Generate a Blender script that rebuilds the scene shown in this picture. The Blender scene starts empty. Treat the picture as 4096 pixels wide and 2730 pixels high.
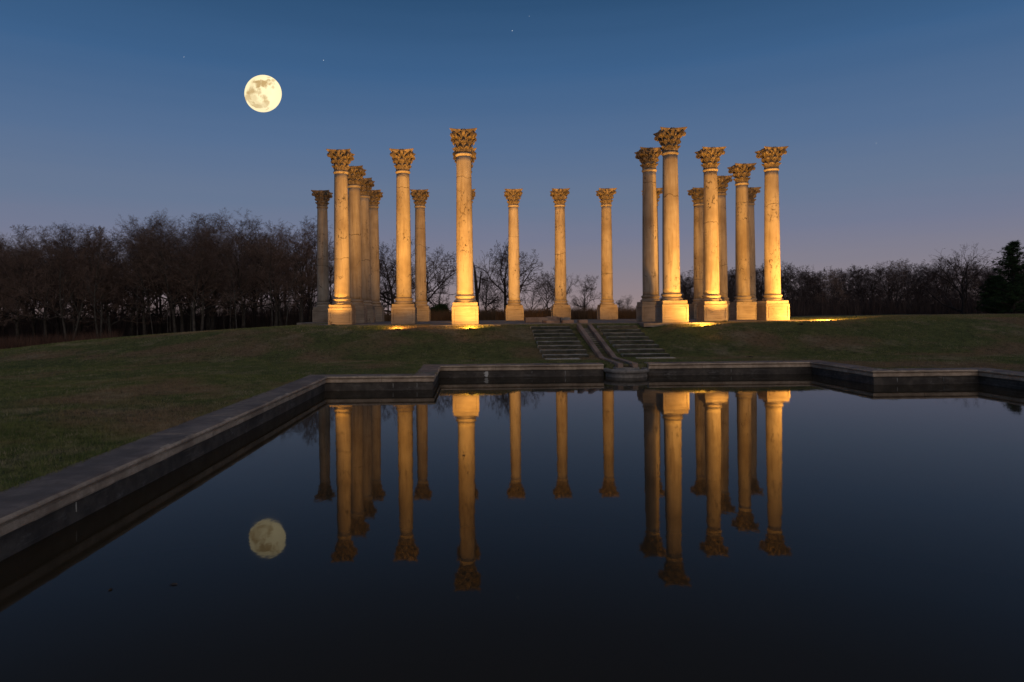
import bpy, bmesh, math, random
import numpy as np
from mathutils import Vector, Matrix

# ------------------------------------------------------------------ camera, sky, light, exposure
S = bpy.context.scene
COL = S.collection
PI = math.pi
K = 1.12                          # size of the pool garden against its first survey
EYE = 2.08 * K                    # lens height above the water, water is z = 0
cam_d = bpy.data.cameras.new('camera'); cam = bpy.data.objects.new('camera', cam_d); COL.objects.link(cam)
cam_d.sensor_width = 36.0; cam_d.lens = 24.0
cam_d.shift_x = 0.02835; cam_d.shift_y = -0.02717
cam_d.clip_start = 0.05; cam_d.clip_end = 9000.0
cam.matrix_world = (Matrix.Translation((0, 0, EYE)) @ Matrix.Rotation(-0.01468, 4, 'Z')
                    @ Matrix.Rotation(PI / 2, 4, 'X') @ Matrix.Rotation(-0.00953, 4, 'Z'))
S.camera = cam

W = bpy.data.worlds.new('World'); S.world = W; W.use_nodes = True
wn, wl = W.node_tree.nodes, W.node_tree.links
wn.clear()
w_out = wn.new('ShaderNodeOutputWorld'); w_bg = wn.new('ShaderNodeBackground')
w_tc = wn.new('ShaderNodeTexCoord'); w_sep = wn.new('ShaderNodeSeparateXYZ')
w_ramp = wn.new('ShaderNodeValToRGB')
wl.new(w_tc.outputs['Generated'], w_sep.inputs[0])
w_map = wn.new('ShaderNodeMapping'); w_map.inputs['Scale'].default_value = (1.2, 1.2, 26.0)
w_noise = wn.new('ShaderNodeTexNoise'); w_noise.inputs['Scale'].default_value = 1.3; w_noise.inputs['Detail'].default_value = 3
wl.new(w_tc.outputs['Generated'], w_map.inputs[0]); wl.new(w_map.outputs[0], w_noise.inputs['Vector'])
w_m1 = wn.new('ShaderNodeMath'); w_m1.operation = 'MULTIPLY_ADD'
w_m1.inputs[1].default_value = 0.030; w_m1.inputs[2].default_value = -0.015
wl.new(w_noise.outputs['Fac'], w_m1.inputs[0])
w_m2 = wn.new('ShaderNodeMath'); w_m2.operation = 'ADD'
wl.new(w_sep.outputs['Z'], w_m2.inputs[0]); wl.new(w_m1.outputs[0], w_m2.inputs[1])
wl.new(w_m2.outputs[0], w_ramp.inputs['Fac'])


def lin(r, g, b):
    f = lambda c: (c / 255 / 12.92) if c / 255 <= 0.04045 else ((c / 255 + 0.055) / 1.055) ** 2.4
    return (f(r), f(g), f(b), 1.0)


SKY = [(0.0, (154, 134, 132)), (0.03, (145, 131, 136)), (0.065, (131, 127, 140)), (0.11, (117, 122, 145)), (0.16, (103, 119, 146)), (0.235, (86, 111, 146)),
       (0.33, (62, 97, 138)), (0.42, (45, 79, 116)), (0.62, (35, 60, 90)), (1.0, (28, 48, 74))]
els = w_ramp.color_ramp.elements
for i, (p, c) in enumerate(SKY):
    e = els[i] if i < 2 else els.new(p)
    e.position = p; e.color = lin(*c)
wl.new(w_ramp.outputs['Color'], w_bg.inputs['Color']); w_bg.inputs['Strength'].default_value = 1.0
wl.new(w_bg.outputs[0], w_out.inputs['Surface'])

sun_d = bpy.data.lights.new('afterglow', 'SUN'); sun = bpy.data.objects.new('afterglow', sun_d); COL.objects.link(sun)
sun_d.energy = 0.72; sun_d.angle = math.radians(80); sun_d.color = (1.0, 0.80, 0.66)
sun.rotation_euler = Vector((-0.30, 1.0, -0.34)).to_track_quat('-Z', 'Y').to_euler()
sun.location = (0, -30, 30)

S.view_settings.view_transform = 'Standard'; S.view_settings.look = 'None'
S.view_settings.exposure = 0.0; S.view_settings.gamma = 1.0
S.render.engine = 'CYCLES'
S.cycles.use_denoising = True; S.cycles.sample_clamp_indirect = 2.0
S.cycles.max_bounces = 6; S.cycles.diffuse_bounces = 3; S.cycles.glossy_bounces = 3
S.cycles.caustics_reflective = False; S.cycles.caustics_refractive = False

# ------------------------------------------------------------------ helpers
RND = random.Random(11)


def tag(o, label=None, cat=None, group=None, kind=None):
    if label: o['label'] = label
    if cat: o['category'] = cat
    if group: o['group'] = group
    if kind: o['kind'] = kind
    return o


def obj(name, me, m=None, parent=None):
    o = bpy.data.objects.new(name, me); COL.objects.link(o)
    if m is not None and me is not None and len(me.materials) == 0: me.materials.append(m)
    if parent is not None: o.parent = parent
    return o


def empty(name, loc=(0, 0, 0), rz=0.0):
    o = bpy.data.objects.new(name, None); COL.objects.link(o)
    o.location = loc; o.rotation_euler = (0, 0, rz); o.empty_display_size = 0.3
    return o


def mesh_py(name, v, f, smooth=False):
    me = bpy.data.meshes.new(name); me.from_pydata(v, [], f)
    if smooth: me.polygons.foreach_set('use_smooth', [True] * len(me.polygons))
    me.update(); return me


def mesh_bm(name, bm, smooth=False):
    bmesh.ops.recalc_face_normals(bm, faces=bm.faces[:])
    me = bpy.data.meshes.new(name); bm.to_mesh(me); bm.free()
    if smooth: me.polygons.foreach_set('use_smooth', [True] * len(me.polygons))
    return me


def mesh_tris(name, V, smooth=False):
    """V: (n,3,3) float array of loose triangles"""
    n = len(V)
    me = bpy.data.meshes.new(name)
    me.vertices.add(n * 3); me.vertices.foreach_set('co', np.ascontiguousarray(V, dtype=np.float32).ravel())
    me.loops.add(n * 3); me.loops.foreach_set('vertex_index', np.arange(n * 3, dtype=np.int32))
    me.polygons.add(n); me.polygons.foreach_set('loop_start', np.arange(0, n * 3, 3, dtype=np.int32))
    me.polygons.foreach_set('loop_total', np.full(n, 3, dtype=np.int32))
    me.update(calc_edges=True); return me


def box_mesh(name, x0, x1, y0, y1, z0, z1, bev=0.0, seg=1, jig=0.0, seed=0):
    bm = bmesh.new()
    bmesh.ops.create_cube(bm, size=1.0)
    for v in bm.verts:
        v.co = Vector((x0 if v.co.x < 0 else x1, y0 if v.co.y < 0 else y1, z0 if v.co.z < 0 else z1))
    if jig:
        r = random.Random(seed)
        cuts = max(1, int(max(x1 - x0, y1 - y0) / 0.22))
        long_x = (x1 - x0) >= (y1 - y0)
        es = [e for e in bm.edges if abs((e.verts[0].co - e.verts[1].co)[0 if long_x else 1]) > 1e-4]
        bmesh.ops.subdivide_edges(bm, edges=es, cuts=cuts)
    if bev: bmesh.ops.bevel(bm, geom=bm.edges[:] if not jig else [e for e in bm.edges if len(e.link_faces) == 2 and e.calc_face_angle(0) > 0.5],
                            offset=bev, segments=seg, affect='EDGES')
    if jig:
        for v in bm.verts: v.co += Vector((r.uniform(-1, 1), r.uniform(-1, 1), r.uniform(-1, 1))) * jig
    return mesh_bm(name, bm)


def lathe_mesh(name, prof, n=48, smooth=True, cap=True):
    v, f = [], []
    for r, z in prof:
        for k in range(n):
            a = 2 * PI * k / n; v.append((r * math.cos(a), r * math.sin(a), z))
    for i in range(len(prof) - 1):
        for k in range(n):
            a, b = i * n + k, i * n + (k + 1) % n
            f.append((a, b, b + n, a + n))
    if cap:
        f.append(tuple(reversed(range(n)))); f.append(tuple(range((len(prof) - 1) * n, len(prof) * n)))
    me = mesh_py(name, v, f, smooth)
    return me


def tube(v, f, pts, rad, sides, flat=1.0):
    """append a tapered tube to vertex and face lists"""
    n = len(pts); base = len(v)
    for i in range(n):
        d = (pts[min(i + 1, n - 1)] - pts[max(i - 1, 0)])
        if d.length < 1e-9: d = Vector((0, 0, 1))
        d.normalize()
        ref = Vector((0.31, 0.95, 0.05)) if abs(d.y) < 0.9 else Vector((1, 0, 0.1))
        a = d.cross(ref).normalized(); b = d.cross(a)
        for k in range(sides):
            t = 2 * PI * k / sides
            v.append(tuple(pts[i] + (a * math.cos(t) + b * math.sin(t) * flat) * rad[i]))
    for i in range(n - 1):
        for k in range(sides):
            p, q = base + i * sides + k, base + i * sides + (k + 1) % sides
            f.append((p, q, q + sides, p + sides))
    if sides > 2:
        f.append(tuple(base + (n - 1) * sides + k for k in range(sides)))


def copy_tree(o, parent=None):
    c = o.copy(); COL.objects.link(c)
    if parent is not None: c.parent = parent
    for ch in list(o.children): copy_tree(ch, c)
    return c


# ------------------------------------------------------------------ materials
class MT:
    def __init__(s, name):
        s.m = bpy.data.materials.new(name); s.m.use_nodes = True
        s.t = s.m.node_tree; s.n = s.t.nodes; s.l = s.t.links
        s.b = s.n['Principled BSDF']

    def new(s, t, **k):
        n = s.n.new(t)
        for a, b in k.items():
            if hasattr(n, a): setattr(n, a, b)
            else: n.inputs[a.replace('_', ' ')].default_value = b
        return n

    def coords(s, kind='Object', scale=(1, 1, 1), rnd=0.0, loc=(0, 0, 0)):
        if kind == 'World':
            g = s.new('ShaderNodeNewGeometry'); src = g.outputs['Position']
        else:
            g = s.new('ShaderNodeTexCoord'); src = g.outputs[kind]
        if rnd:
            oi = s.new('ShaderNodeObjectInfo'); mu = s.new('ShaderNodeMath', operation='MULTIPLY')
            mu.inputs[1].default_value = rnd; s.l.new(oi.outputs['Random'], mu.inputs[0])
            ad = s.new('ShaderNodeVectorMath', operation='ADD')
            s.l.new(src, ad.inputs[0]); s.l.new(mu.outputs[0], ad.inputs[1]); src = ad.outputs[0]
        mp = s.new('ShaderNodeMapping'); mp.inputs['Scale'].default_value = scale; mp.inputs['Location'].default_value = loc
        s.l.new(src, mp.inputs['Vector']); return mp.outputs[0]

    def noise(s, co, scale, detail=4, rough=0.55, dist=0.0):
        n = s.new('ShaderNodeTexNoise'); n.inputs['Scale'].default_value = scale; n.inputs['Detail'].default_value = detail
        n.inputs['Roughness'].default_value = rough; n.inputs['Distortion'].default_value = dist
        s.l.new(co, n.inputs['Vector']); return n.outputs['Fac']

    def ramp(s, fac, stops):
        r = s.new('ShaderNodeValToRGB'); e = r.color_ramp.elements
        for i, (p, c) in enumerate(stops):
            x = e[i] if i < 2 else e.new(p)
            x.position = p; x.color = (c, c, c, 1) if isinstance(c, (int, float)) else (*c, 1)
        s.l.new(fac, r.inputs['Fac']); return r.outputs['Color']

    def mix(s, fac, a, b, mode='MIX'):
        m = s.new('ShaderNodeMix', data_type='RGBA', blend_type=mode)
        for x, i in ((fac, 0), (a, 6), (b, 7)):
            if isinstance(x, (int, float)): m.inputs[i].default_value = x
            elif isinstance(x, tuple): m.inputs[i].default_value = (*x, 1)
            else: s.l.new(x, m.inputs[i])
        return m.outputs[2]

    def math(s, op, a, b=None, c=None):
        m = s.new('ShaderNodeMath', operation=op)
        for i, x in enumerate((a, b, c)):
            if x is None: continue
            if isinstance(x, (int, float)): m.inputs[i].default_value = x
            else: s.l.new(x, m.inputs[i])
        return m.outputs[0]

    def bump(s, h, strength=0.3, dist=0.02, prev=None):
        b = s.new('ShaderNodeBump'); b.inputs['Strength'].default_value = strength; b.inputs['Distance'].default_value = dist
        s.l.new(h, b.inputs['Height'])
        if prev is not None: s.l.new(prev, b.inputs['Normal'])
        return b.outputs[0]

    def done(s, color, rough=0.85, normal=None, spec=0.3):
        if isinstance(color, tuple): s.b.inputs['Base Color'].default_value = (*color, 1)
        else: s.l.new(color, s.b.inputs['Base Color'])
        if isinstance(rough, (int, float)): s.b.inputs['Roughness'].default_value = rough
        else: s.l.new(rough, s.b.inputs['Roughness'])
        s.b.inputs['Specular IOR Level'].default_value = spec
        if normal is not None: s.l.new(normal, s.b.inputs['Normal'])
        return s.m


def m_sandstone(name, light, mid, dark, pit=1.0, bed=(3.0, 3.0, 0.35), fine=38.0, crack=True):
    k = MT(name)
    co = k.coords('Object', rnd=53.0)
    cs = k.coords('Object', scale=bed, rnd=31.0)
    big = k.noise(co, 0.55, 3, 0.6)
    st = k.noise(cs, 2.2, 6, 0.62, 0.6)
    c = k.mix(k.ramp(st, [(0.30, 0.0), (0.66, 1.0)]), mid, light)
    c = k.mix(k.math('MULTIPLY', k.ramp(big, [(0.42, 0.0), (0.68, 1.0)]), 0.65), c, dark)
    gr = k.noise(co, fine, 3, 0.6)
    c = k.mix(k.math('MULTIPLY', k.ramp(gr, [(0.3, 1.0), (0.6, 0.0)]), 0.22), c, dark)
    # dark pits gathered in patches
    pc = k.coords('Object', scale=(1, 1, 0.55), rnd=77.0)
    pn = k.noise(pc, 7.5, 5, 0.62, 1.2)
    pm = k.noise(co, 0.62, 2, 0.5)
    pits = k.math('MULTIPLY', k.ramp(pn, [(0.585, 0.0), (0.63, 1.0)]), k.ramp(pm, [(0.51, 0.0), (0.60, 1.0)]))
    pits = k.math('MULTIPLY', pits, pit)
    c = k.mix(pits, c, tuple(x * 0.28 for x in dark))
    h = k.math('SUBTRACT', gr, k.math('MULTIPLY', pits, 3.0))
    if crack:
        vw = k.new('ShaderNodeVectorMath', operation='ADD')
        nz = k.new('ShaderNodeTexNoise'); nz.inputs['Scale'].default_value = 2.3; nz.inputs['Detail'].default_value = 4
        k.l.new(co, nz.inputs['Vector']); sc = k.new('ShaderNodeVectorMath', operation='SCALE'); sc.inputs['Scale'].default_value = 0.35
        k.l.new(nz.outputs['Color'], sc.inputs[0]); k.l.new(co, vw.inputs[0]); k.l.new(sc.outputs[0], vw.inputs[1])
        vo = k.new('ShaderNodeTexVoronoi', feature='DISTANCE_TO_EDGE'); vo.inputs['Scale'].default_value = 0.42
        k.l.new(vw.outputs[0], vo.inputs['Vector'])
        cr = k.math('MULTIPLY', k.ramp(vo.outputs['Distance'], [(0.0018, 1.0), (0.0065, 0.0)]), k.ramp(k.noise(co, 0.9, 2), [(0.54, 0.0), (0.60, 0.75)]))
        c = k.mix(cr, c, tuple(x * 0.35 for x in dark))
        h = k.math('SUBTRACT', h, k.math('MULTIPLY', cr, 2.0))
        # one break across the shaft, at its own height on each column
        oi = k.new('ShaderNodeObjectInfo'); tc = k.new('ShaderNodeTexCoord'); sp_ = k.new('ShaderNodeSeparateXYZ'); k.l.new(tc.outputs['Object'], sp_.inputs[0])
        zc_ = k.math('MULTIPLY_ADD', k.math('FRACT', k.math('MULTIPLY', oi.outputs['Random'], 7.31)), 8.0, 1.0)
        zz = k.math('MULTIPLY_ADD', k.noise(co, 1.3, 4, 0.6), 0.7, sp_.outputs['Z'])
        br = k.ramp(k.math('ABSOLUTE', k.math('SUBTRACT', zz, zc_)), [(0.008, 0.85), (0.022, 0.0)])
        c = k.mix(br, c, tuple(x * 0.4 for x in dark)); h = k.math('SUBTRACT', h, k.math('MULTIPLY', br, 2.0))
        vs = k.noise(k.coords('Object', scale=(2.6, 2.6, 0.16), rnd=91.0), 2.4, 4, 0.6)
        c = k.mix(k.math('MULTIPLY', k.ramp(vs, [(0.54, 0.0), (0.68, 1.0)]), 0.55), c, dark)
    oi2 = k.new('ShaderNodeObjectInfo')
    tone = k.math('MULTIPLY_ADD', k.math('FRACT', k.math('MULTIPLY', oi2.outputs['Random'], 3.77)), 0.32, 0.78)
    gm = k.new('ShaderNodeVectorMath', operation='SCALE'); k.l.new(c, gm.inputs[0]); k.l.new(tone, gm.inputs['Scale']); c = gm.outputs[0]
    n = k.bump(h, 0.6, 0.014)
    n = k.bump(st, 0.25, 0.02, n)
    return k.done(c, 0.88, n, 0.2)


M = {}
M['shaft'] = m_sandstone('weathered_sandstone', (0.48, 0.42, 0.33), (0.38, 0.32, 0.24), (0.20, 0.15, 0.10), 0.9)
M['pedestal'] = m_sandstone('bedded_sandstone', (0.46, 0.39, 0.295), (0.31, 0.25, 0.18), (0.15, 0.11, 0.072), 0.45, (0.5, 0.5, 7.0), 42.0, False)


def m_capital():
    k = MT('soot_stained_sandstone')
    co = k.coords('Object', rnd=19.0)
    a = k.noise(co, 6.0, 5, 0.65, 0.4); b = k.noise(co, 1.7, 3)
    c = k.mix(k.ramp(a, [(0.36, 0.0), (0.60, 1.0)]), (0.11, 0.085, 0.058), (0.35, 0.275, 0.185))
    c = k.mix(k.math('MULTIPLY', k.ramp(b, [(0.42, 0.0), (0.62, 1.0)]), 0.6), c, (0.085, 0.07, 0.052))
    st = k.noise(k.coords('Object', scale=(9, 9, 1.2), rnd=7.0), 4.0, 4)
    c = k.mix(k.math('MULTIPLY', k.ramp(st, [(0.45, 0.0), (0.62, 1.0)]), 0.4), c, (0.09, 0.08, 0.065))
    return k.done(c, 0.9, k.bump(k.noise(co, 24.0, 5, 0.7), 0.45, 0.02), 0.15)


M['capital'] = m_capital()


def m_granite(name, a, b, d, sc=9.0, wet=False, streak=False):
    k = MT(name)
    co = k.coords('World')
    n1 = k.noise(co, 1.1, 4, 0.6); n2 = k.noise(co, sc, 5, 0.65); n3 = k.noise(co, 90.0, 2)
    c = k.mix(k.ramp(n2, [(0.34, 0.0), (0.64, 1.0)]), a, b)
    c = k.mix(k.math('MULTIPLY', k.ramp(n1, [(0.42, 0.0), (0.62, 1.0)]), 0.75), c, d)
    c = k.mix(k.math('MULTIPLY', k.ramp(n3, [(0.35, 1.0), (0.55, 0.0)]), 0.3), c, d)
    if streak:
        s1 = k.noise(k.coords('World', scale=(1.2, 1.2, 3.0)), 2.6, 5, 0.75)
        s2 = k.noise(k.coords('World', scale=(0.5, 0.5, 16)), 1.3, 5, 0.7)
        c = k.mix(k.math('MULTIPLY', k.ramp(s1, [(0.56, 0.0), (0.74, 1.0)]), 0.45), c, (0.30, 0.29, 0.26))
        c = k.mix(k.math('MULTIPLY', k.ramp(s2, [(0.58, 0.0), (0.66, 1.0)]), 0.35), c, (0.24, 0.235, 0.22))
    nrm = k.bump(n2, 0.35, 0.02); nrm = k.bump(n3, 0.3, 0.006, nrm)
    return k.done(c, 0.8, nrm, 0.3)


M['coping'] = m_granite('pool_coping_stone', (0.42, 0.315, 0.215), (0.64, 0.51, 0.365), (0.23, 0.175, 0.125), 7.0)
M['coping_top'] = m_granite('weathered_coping_top', (0.23, 0.17, 0.125), (0.36, 0.275, 0.205), (0.13, 0.10, 0.078), 5.0)
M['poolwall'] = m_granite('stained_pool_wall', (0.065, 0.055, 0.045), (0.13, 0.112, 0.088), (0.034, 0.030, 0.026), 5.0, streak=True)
M['step'] = m_granite('lit_step_stone', (0.46, 0.42, 0.33), (0.72, 0.65, 0.53), (0.30, 0.28, 0.21), 6.0)  # tread stone made pale, light from the sky painted into its colour
M['riser_shade'] = m_granite('shaded_step_riser', (0.042, 0.042, 0.028), (0.12, 0.106, 0.078), (0.022, 0.026, 0.014), 5.0)  # dark version for the risers, their shade painted into the colour
M['paving'] = m_granite('terrace_paving', (0.22, 0.185, 0.15), (0.33, 0.28, 0.22), (0.12, 0.10, 0.085), 6.0)
M['channel'] = m_granite('pink_granite', (0.29, 0.20, 0.145), (0.43, 0.31, 0.225), (0.17, 0.12, 0.09), 14.0)
M['basin'] = m_granite('grey_basin_stone', (0.22, 0.20, 0.17), (0.40, 0.36, 0.30), (0.11, 0.10, 0.088), 9.0, streak=True)
M['lime'] = MT('lime_crust').done((0.55, 0.55, 0.50), 0.9)
k = MT('pale_lichen_crust'); M['lime2'] = k.done((0.42, 0.42, 0.37), 0.9)
M['metal'] = MT('lamp_housing_metal').done((0.02, 0.02, 0.02), 0.5)


def grass_color(k):
    co = k.coords('World', scale=(1, 1, 0.2))
    a = k.noise(co, 0.20, 4, 0.55, 0.3); b = k.noise(co, 1.1, 5, 0.7); d = k.noise(k.coords('World', loc=(17, 5, 0), scale=(1, 1, 0.2)), 0.33, 5, 0.7)
    f = k.noise(co, 31.0, 3, 0.7); g = k.noise(k.coords('World', loc=(3, 9, 0), scale=(1, 1.6, 0.2)), 5.5, 4, 0.7)
    green = k.mix(k.ramp(b, [(0.35, 0.0), (0.65, 1.0)]), (0.098, 0.142, 0.036), (0.215, 0.230, 0.070))
    c = k.mix(k.ramp(a, [(0.50, 0.0), (0.60, 0.85)]), green, (0.33, 0.205, 0.115))
    c = k.mix(k.ramp(d, [(0.55, 0.0), (0.66, 0.85)]), c, (0.40, 0.32, 0.19))
    c = k.mix(k.ramp(g, [(0.36, 0.75), (0.52, 0.0)]), c, (0.026, 0.034, 0.012))
    c = k.mix(k.ramp(g, [(0.60, 0.0), (0.74, 0.6)]), c, (0.33, 0.26, 0.15))
    c = k.mix(k.ramp(f, [(0.52, 0.0), (0.70, 0.75)]), c, (0.36, 0.29, 0.17))
    return c, b, f


k = MT('lawn_soil'); c, b_, f_ = grass_color(k)
c = k.mix(0.35, c, (0.030, 0.028, 0.014))
M['lawn'] = k.done(c, 0.95, k.bump(k.noise(k.coords('World'), 22.0, 4, 0.7), 0.8, 0.05), 0.1)
k = MT('grass_blades'); c, b_, f_ = grass_color(k); M['grass'] = k.done(c, 0.8, None, 0.15)


def m_plain_noise(name, a, b, sc=1.5, rough=0.9, kind='Object', rnd=9.0):
    k = MT(name); n = k.noise(k.coords(kind, rnd=rnd), sc, 4, 0.6)
    return k.done(k.mix(k.ramp(n, [(0.35, 0.0), (0.65, 1.0)]), a, b), rough, None, 0.15)


M['bark'] = m_plain_noise('grey_bark', (0.034, 0.028, 0.022), (0.072, 0.061, 0.048), 2.0)
M['bark_pale'] = m_plain_noise('pale_bark', (0.040, 0.034, 0.027), (0.095, 0.085, 0.068), 1.6)
M['bark_dark'] = m_plain_noise('dark_bark', (0.022, 0.018, 0.016), (0.045, 0.036, 0.030), 2.0)
M['twig'] = m_plain_noise('reddish_twigs', (0.088, 0.056, 0.040), (0.19, 0.13, 0.098), 0.5)
M['twig_dark'] = m_plain_noise('dark_twigs', (0.040, 0.030, 0.027), (0.095, 0.070, 0.062), 0.5)
M['needles'] = m_plain_noise('pine_needles', (0.014, 0.032, 0.013), (0.045, 0.080, 0.030), 1.2)
M['brush'] = m_plain_noise('reddish_brush', (0.055, 0.030, 0.021), (0.16, 0.088, 0.058), 0.6, kind='World')
M['meadow'] = m_plain_noise('dry_meadow_grass', (0.085, 0.048, 0.024), (0.18, 0.105, 0.052), 0.5, kind='World')


def m_water():
    k = MT('still_dark_water')
    co = k.coords('World', scale=(1.0, 0.55, 1.0))
    n = k.noise(co, 3.0, 3, 0.6)
    k.b.inputs['IOR'].default_value = 1.33
    k.b.inputs['Specular Tint'].default_value = (1.0, 0.80, 0.58, 1)
    m = k.done((0.046, 0.033, 0.018), 0.028, k.bump(n, 0.03, 0.02), 0.10)
    return m


M['water'] = m_water()

# ------------------------------------------------------------------ layout (metres)
AX = 4.96                                   # axis of symmetry of columns, steps and pool
BAY = 3.573
ROW = {'front': 35.32, 'second': 39.52, 'third': 43.90, 'fourth': 47.77, 'back': 52.30}
PLAT = EYE - 0.574                          # top of the terrace paving
PAX = AX * K                                # axis of the pool, cascade and steps
PW, PN = 8.93, 6.0                          # half widths of the pool: wings, back bay
DW, DN, D0 = 18.60, 22.06, 1.0
POOL = [(AX - PW, D0), (AX + PW, D0), (AX + PW, DW), (AX + PN, DW), (AX + PN, DN), (AX - PN, DN), (AX - PN, DW), (AX - PW, DW)]


def in_pool(x, y, g):
    x, y, g = x / K, y / K, g / K
    return ((abs(x - AX) < PW + g) & (y > D0 - g) & (y < DW + g)) | ((abs(x - AX) < PN + g) & (y >= DW) & (y < DN + g))


CX = np.array([-400, -120, -70, -45, -29, -24.3, -19.5, -14, -9.6, -5, 14, 20, 27, 34, 60, 400.])
CZ = np.array([-3.0, -2.6, -2.2, -1.15, .03, .51, .92, 1.24, 1.46, 1.455, 1.455, 1.455, 1.56, 1.62, 1.6, 1.0]) + (EYE - 2.08)
FX = np.array([-400, -120, -60, -30, -12, 0, 12, 30, 60, 120, 400.])
FZ = np.array([-3.5, -3.0, -2.3, -0.9, .6, 1.25, 1.25, .9, .6, .4, 0.]) + (EYE - 2.08)


def ground_z(x, y):
    x = np.asarray(x, float); y = np.asarray(y, float)
    sm = lambda t: np.clip(t, 0, 1) ** 2 * (3 - 2 * np.clip(t, 0, 1))
    crest = np.interp(x, CX, CZ)
    rim = np.interp(x, [-60, -30, -9, 40, 80], [-1.5, -0.15, .418, .418, .65])
    wide = 33.9 + 1.3 * (1 - sm((np.abs(x - PAX) - 3.0) / 1.6)) + np.clip(-x - 4, 0, 40) * 0.22 + np.clip(x - 15, 0, 40) * 0.12
    t = np.clip((y - 28.4) / (wide - 28.4), 0, 1)
    q = 0.25 * sm((np.abs(x - PAX) - 3.2) / 3.0)
    ts = t * (1 - q) + q * sm(t)
    z = rim + (crest - rim) * ts
    far = np.interp(x, FX, FZ)
    z = z + (far - z) * sm((y - 57) / 26.0)
    z = z + 0.018 * np.sin(x * 0.9 + 0.7 * np.sin(y * 0.6)) * np.cos(y * 0.75) * ((np.abs(x - PAX) > 3.2) | (y < 26) | (y > 54))
    z = np.where(in_pool(x, y, 0.22), -1.2, z)
    return z


def gz(x, y): return float(ground_z(x, y))


# ------------------------------------------------------------------ ground, water
def axis(fine0, fine1, step, mid0, mid1, mstep, far):
    a = list(np.arange(fine0, fine1 + 1e-6, step)); b = list(np.arange(fine1 + mstep, mid1, mstep)); c = list(np.arange(mid0, fine0 - mstep * .5, mstep))
    d = [mid1]; s = mstep * 1.6
    while d[-1] < far: d.append(d[-1] + s); s *= 1.5
    e = [mid0]; s = mstep * 1.6
    while e[-1] > -far: e.append(e[-1] - s); s *= 1.5
    return np.array(sorted(set(np.round(e + c + a + b + d, 4))))


gx = axis(-6.5, 18.5, 0.25, -60, 70, 0.75, 4000); gy = axis(0, 27, 0.25, -20, 110, 0.75, 4000)
XX, YY = np.meshgrid(gx, gy); ZZ = ground_z(XX, YY)
nx, ny = len(gx), len(gy)
verts = np.stack([XX, YY, ZZ], -1).reshape(-1, 3)
ii = (np.arange(ny - 1)[:, None] * nx + np.arange(nx - 1)[None, :]).ravel()
faces = np.stack([ii, ii + 1, ii + 1 + nx, ii + nx], -1)
me = bpy.data.meshes.new('lawn'); me.from_pydata(verts.tolist(), [], faces.tolist())
me.polygons.foreach_set('use_smooth', [True] * len(me.polygons))
lawn = tag(obj('lawn', me, M['lawn']), 'dark winter lawn sloping up from the pool to the terrace', 'lawn', kind='structure')

wv = [(x * K, y * K, 0.0) for x, y in [(AX - PW - .3, D0 - .3), (AX + PW + .3, D0 - .3), (AX + PW + .3, DW + .3), (AX + PN + .3, DW + .3), (AX + PN + .3, DN + .3), (AX - PN - .3, DN + .3), (AX - PN - .3, DW + .3), (AX - PW - .3, DW + .3)]]
water = tag(obj('pool_water', mesh_py('pool_water', wv, [(0, 1, 2, 7), (3, 4, 5, 6), (2, 3, 6, 7)]), M['water']), 'still dark water of the reflecting pool', 'water', kind='structure')

# ------------------------------------------------------------------ pool wall with coping stones
LX, LY = AX - PW, DW
pool_wall = tag(empty('pool_wall', (LX * K, LY * K, 0)), 'low stone pool wall with moulded coping around the dark water', 'wall', kind='thing'); pool_wall.scale = (K, K, K)
P2 = [Vector((x, y)) for x, y in POOL]
NP_ = len(P2)


def outn(i):
    e = (P2[(i + 1) % NP_] - P2[i]).normalized(); return Vector((e.y, -e.x))


def miter(i):
    n0, n1 = outn((i - 1) % NP_), outn(i)
    m = (n0 + n1); return m / (m.dot(n1))


COP = [(0.62, 0.22), (0.62, 0.398), (0.30, 0.402), (0.06, 0.40), (0.022, 0.392), (0.004, 0.376), (0.0, 0.36), (0.008, 0.345), (0.03, 0.337), (0.058, 0.330), (0.064, 0.318), (0.045, 0.306), (0.040, 0.302), (0.040, 0.245), (0.046, 0.225), (0.075, 0.22)]
WAL = [(0.085, -1.2), (0.60, -1.2), (0.60, 0.218), (0.085, 0.218)]


def sweep(name, A, B, na, nb, prof, gapA=0.0, gapB=0.0, jig=0.0, seed=0, nseg=1):
    """prism along the edge A-B; na/nb are the offset vectors (normal or mitre) at its ends"""
    r = random.Random(seed); d = (B - A).normalized(); v, f = [], []; n = len(prof)
    for s in range(nseg + 1):
        t = s / nseg
        P = A.lerp(B, t) + d * (gapA * (1 - t) - gapB * t); nn = na.lerp(nb, t) if nseg == 1 else (na if s == 0 else nb if s == nseg else outn_cur)
        dz = r.uniform(-jig, jig)
        for o, z in prof:
            q = P + nn * (o + r.uniform(-jig, jig) * .6)
            v.append((q.x - LX, q.y - LY, z + (dz * .5 + r.uniform(-jig, jig) * .5 if z > 0.1 else 0)))
    for s in range(nseg):
        for k in range(n):
            a, b = s * n + k, s * n + (k + 1) % n
            f.append((a, b, b + n, a + n))
    f.append(tuple(reversed(range(n)))); f.append(tuple(range(nseg * n, nseg * n + n)))
    bm = bmesh.new(); me = mesh_py(name, v, f); bm.from_mesh(me); bpy.data.meshes.remove(me)
    return mesh_bm(name, bm)


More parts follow.
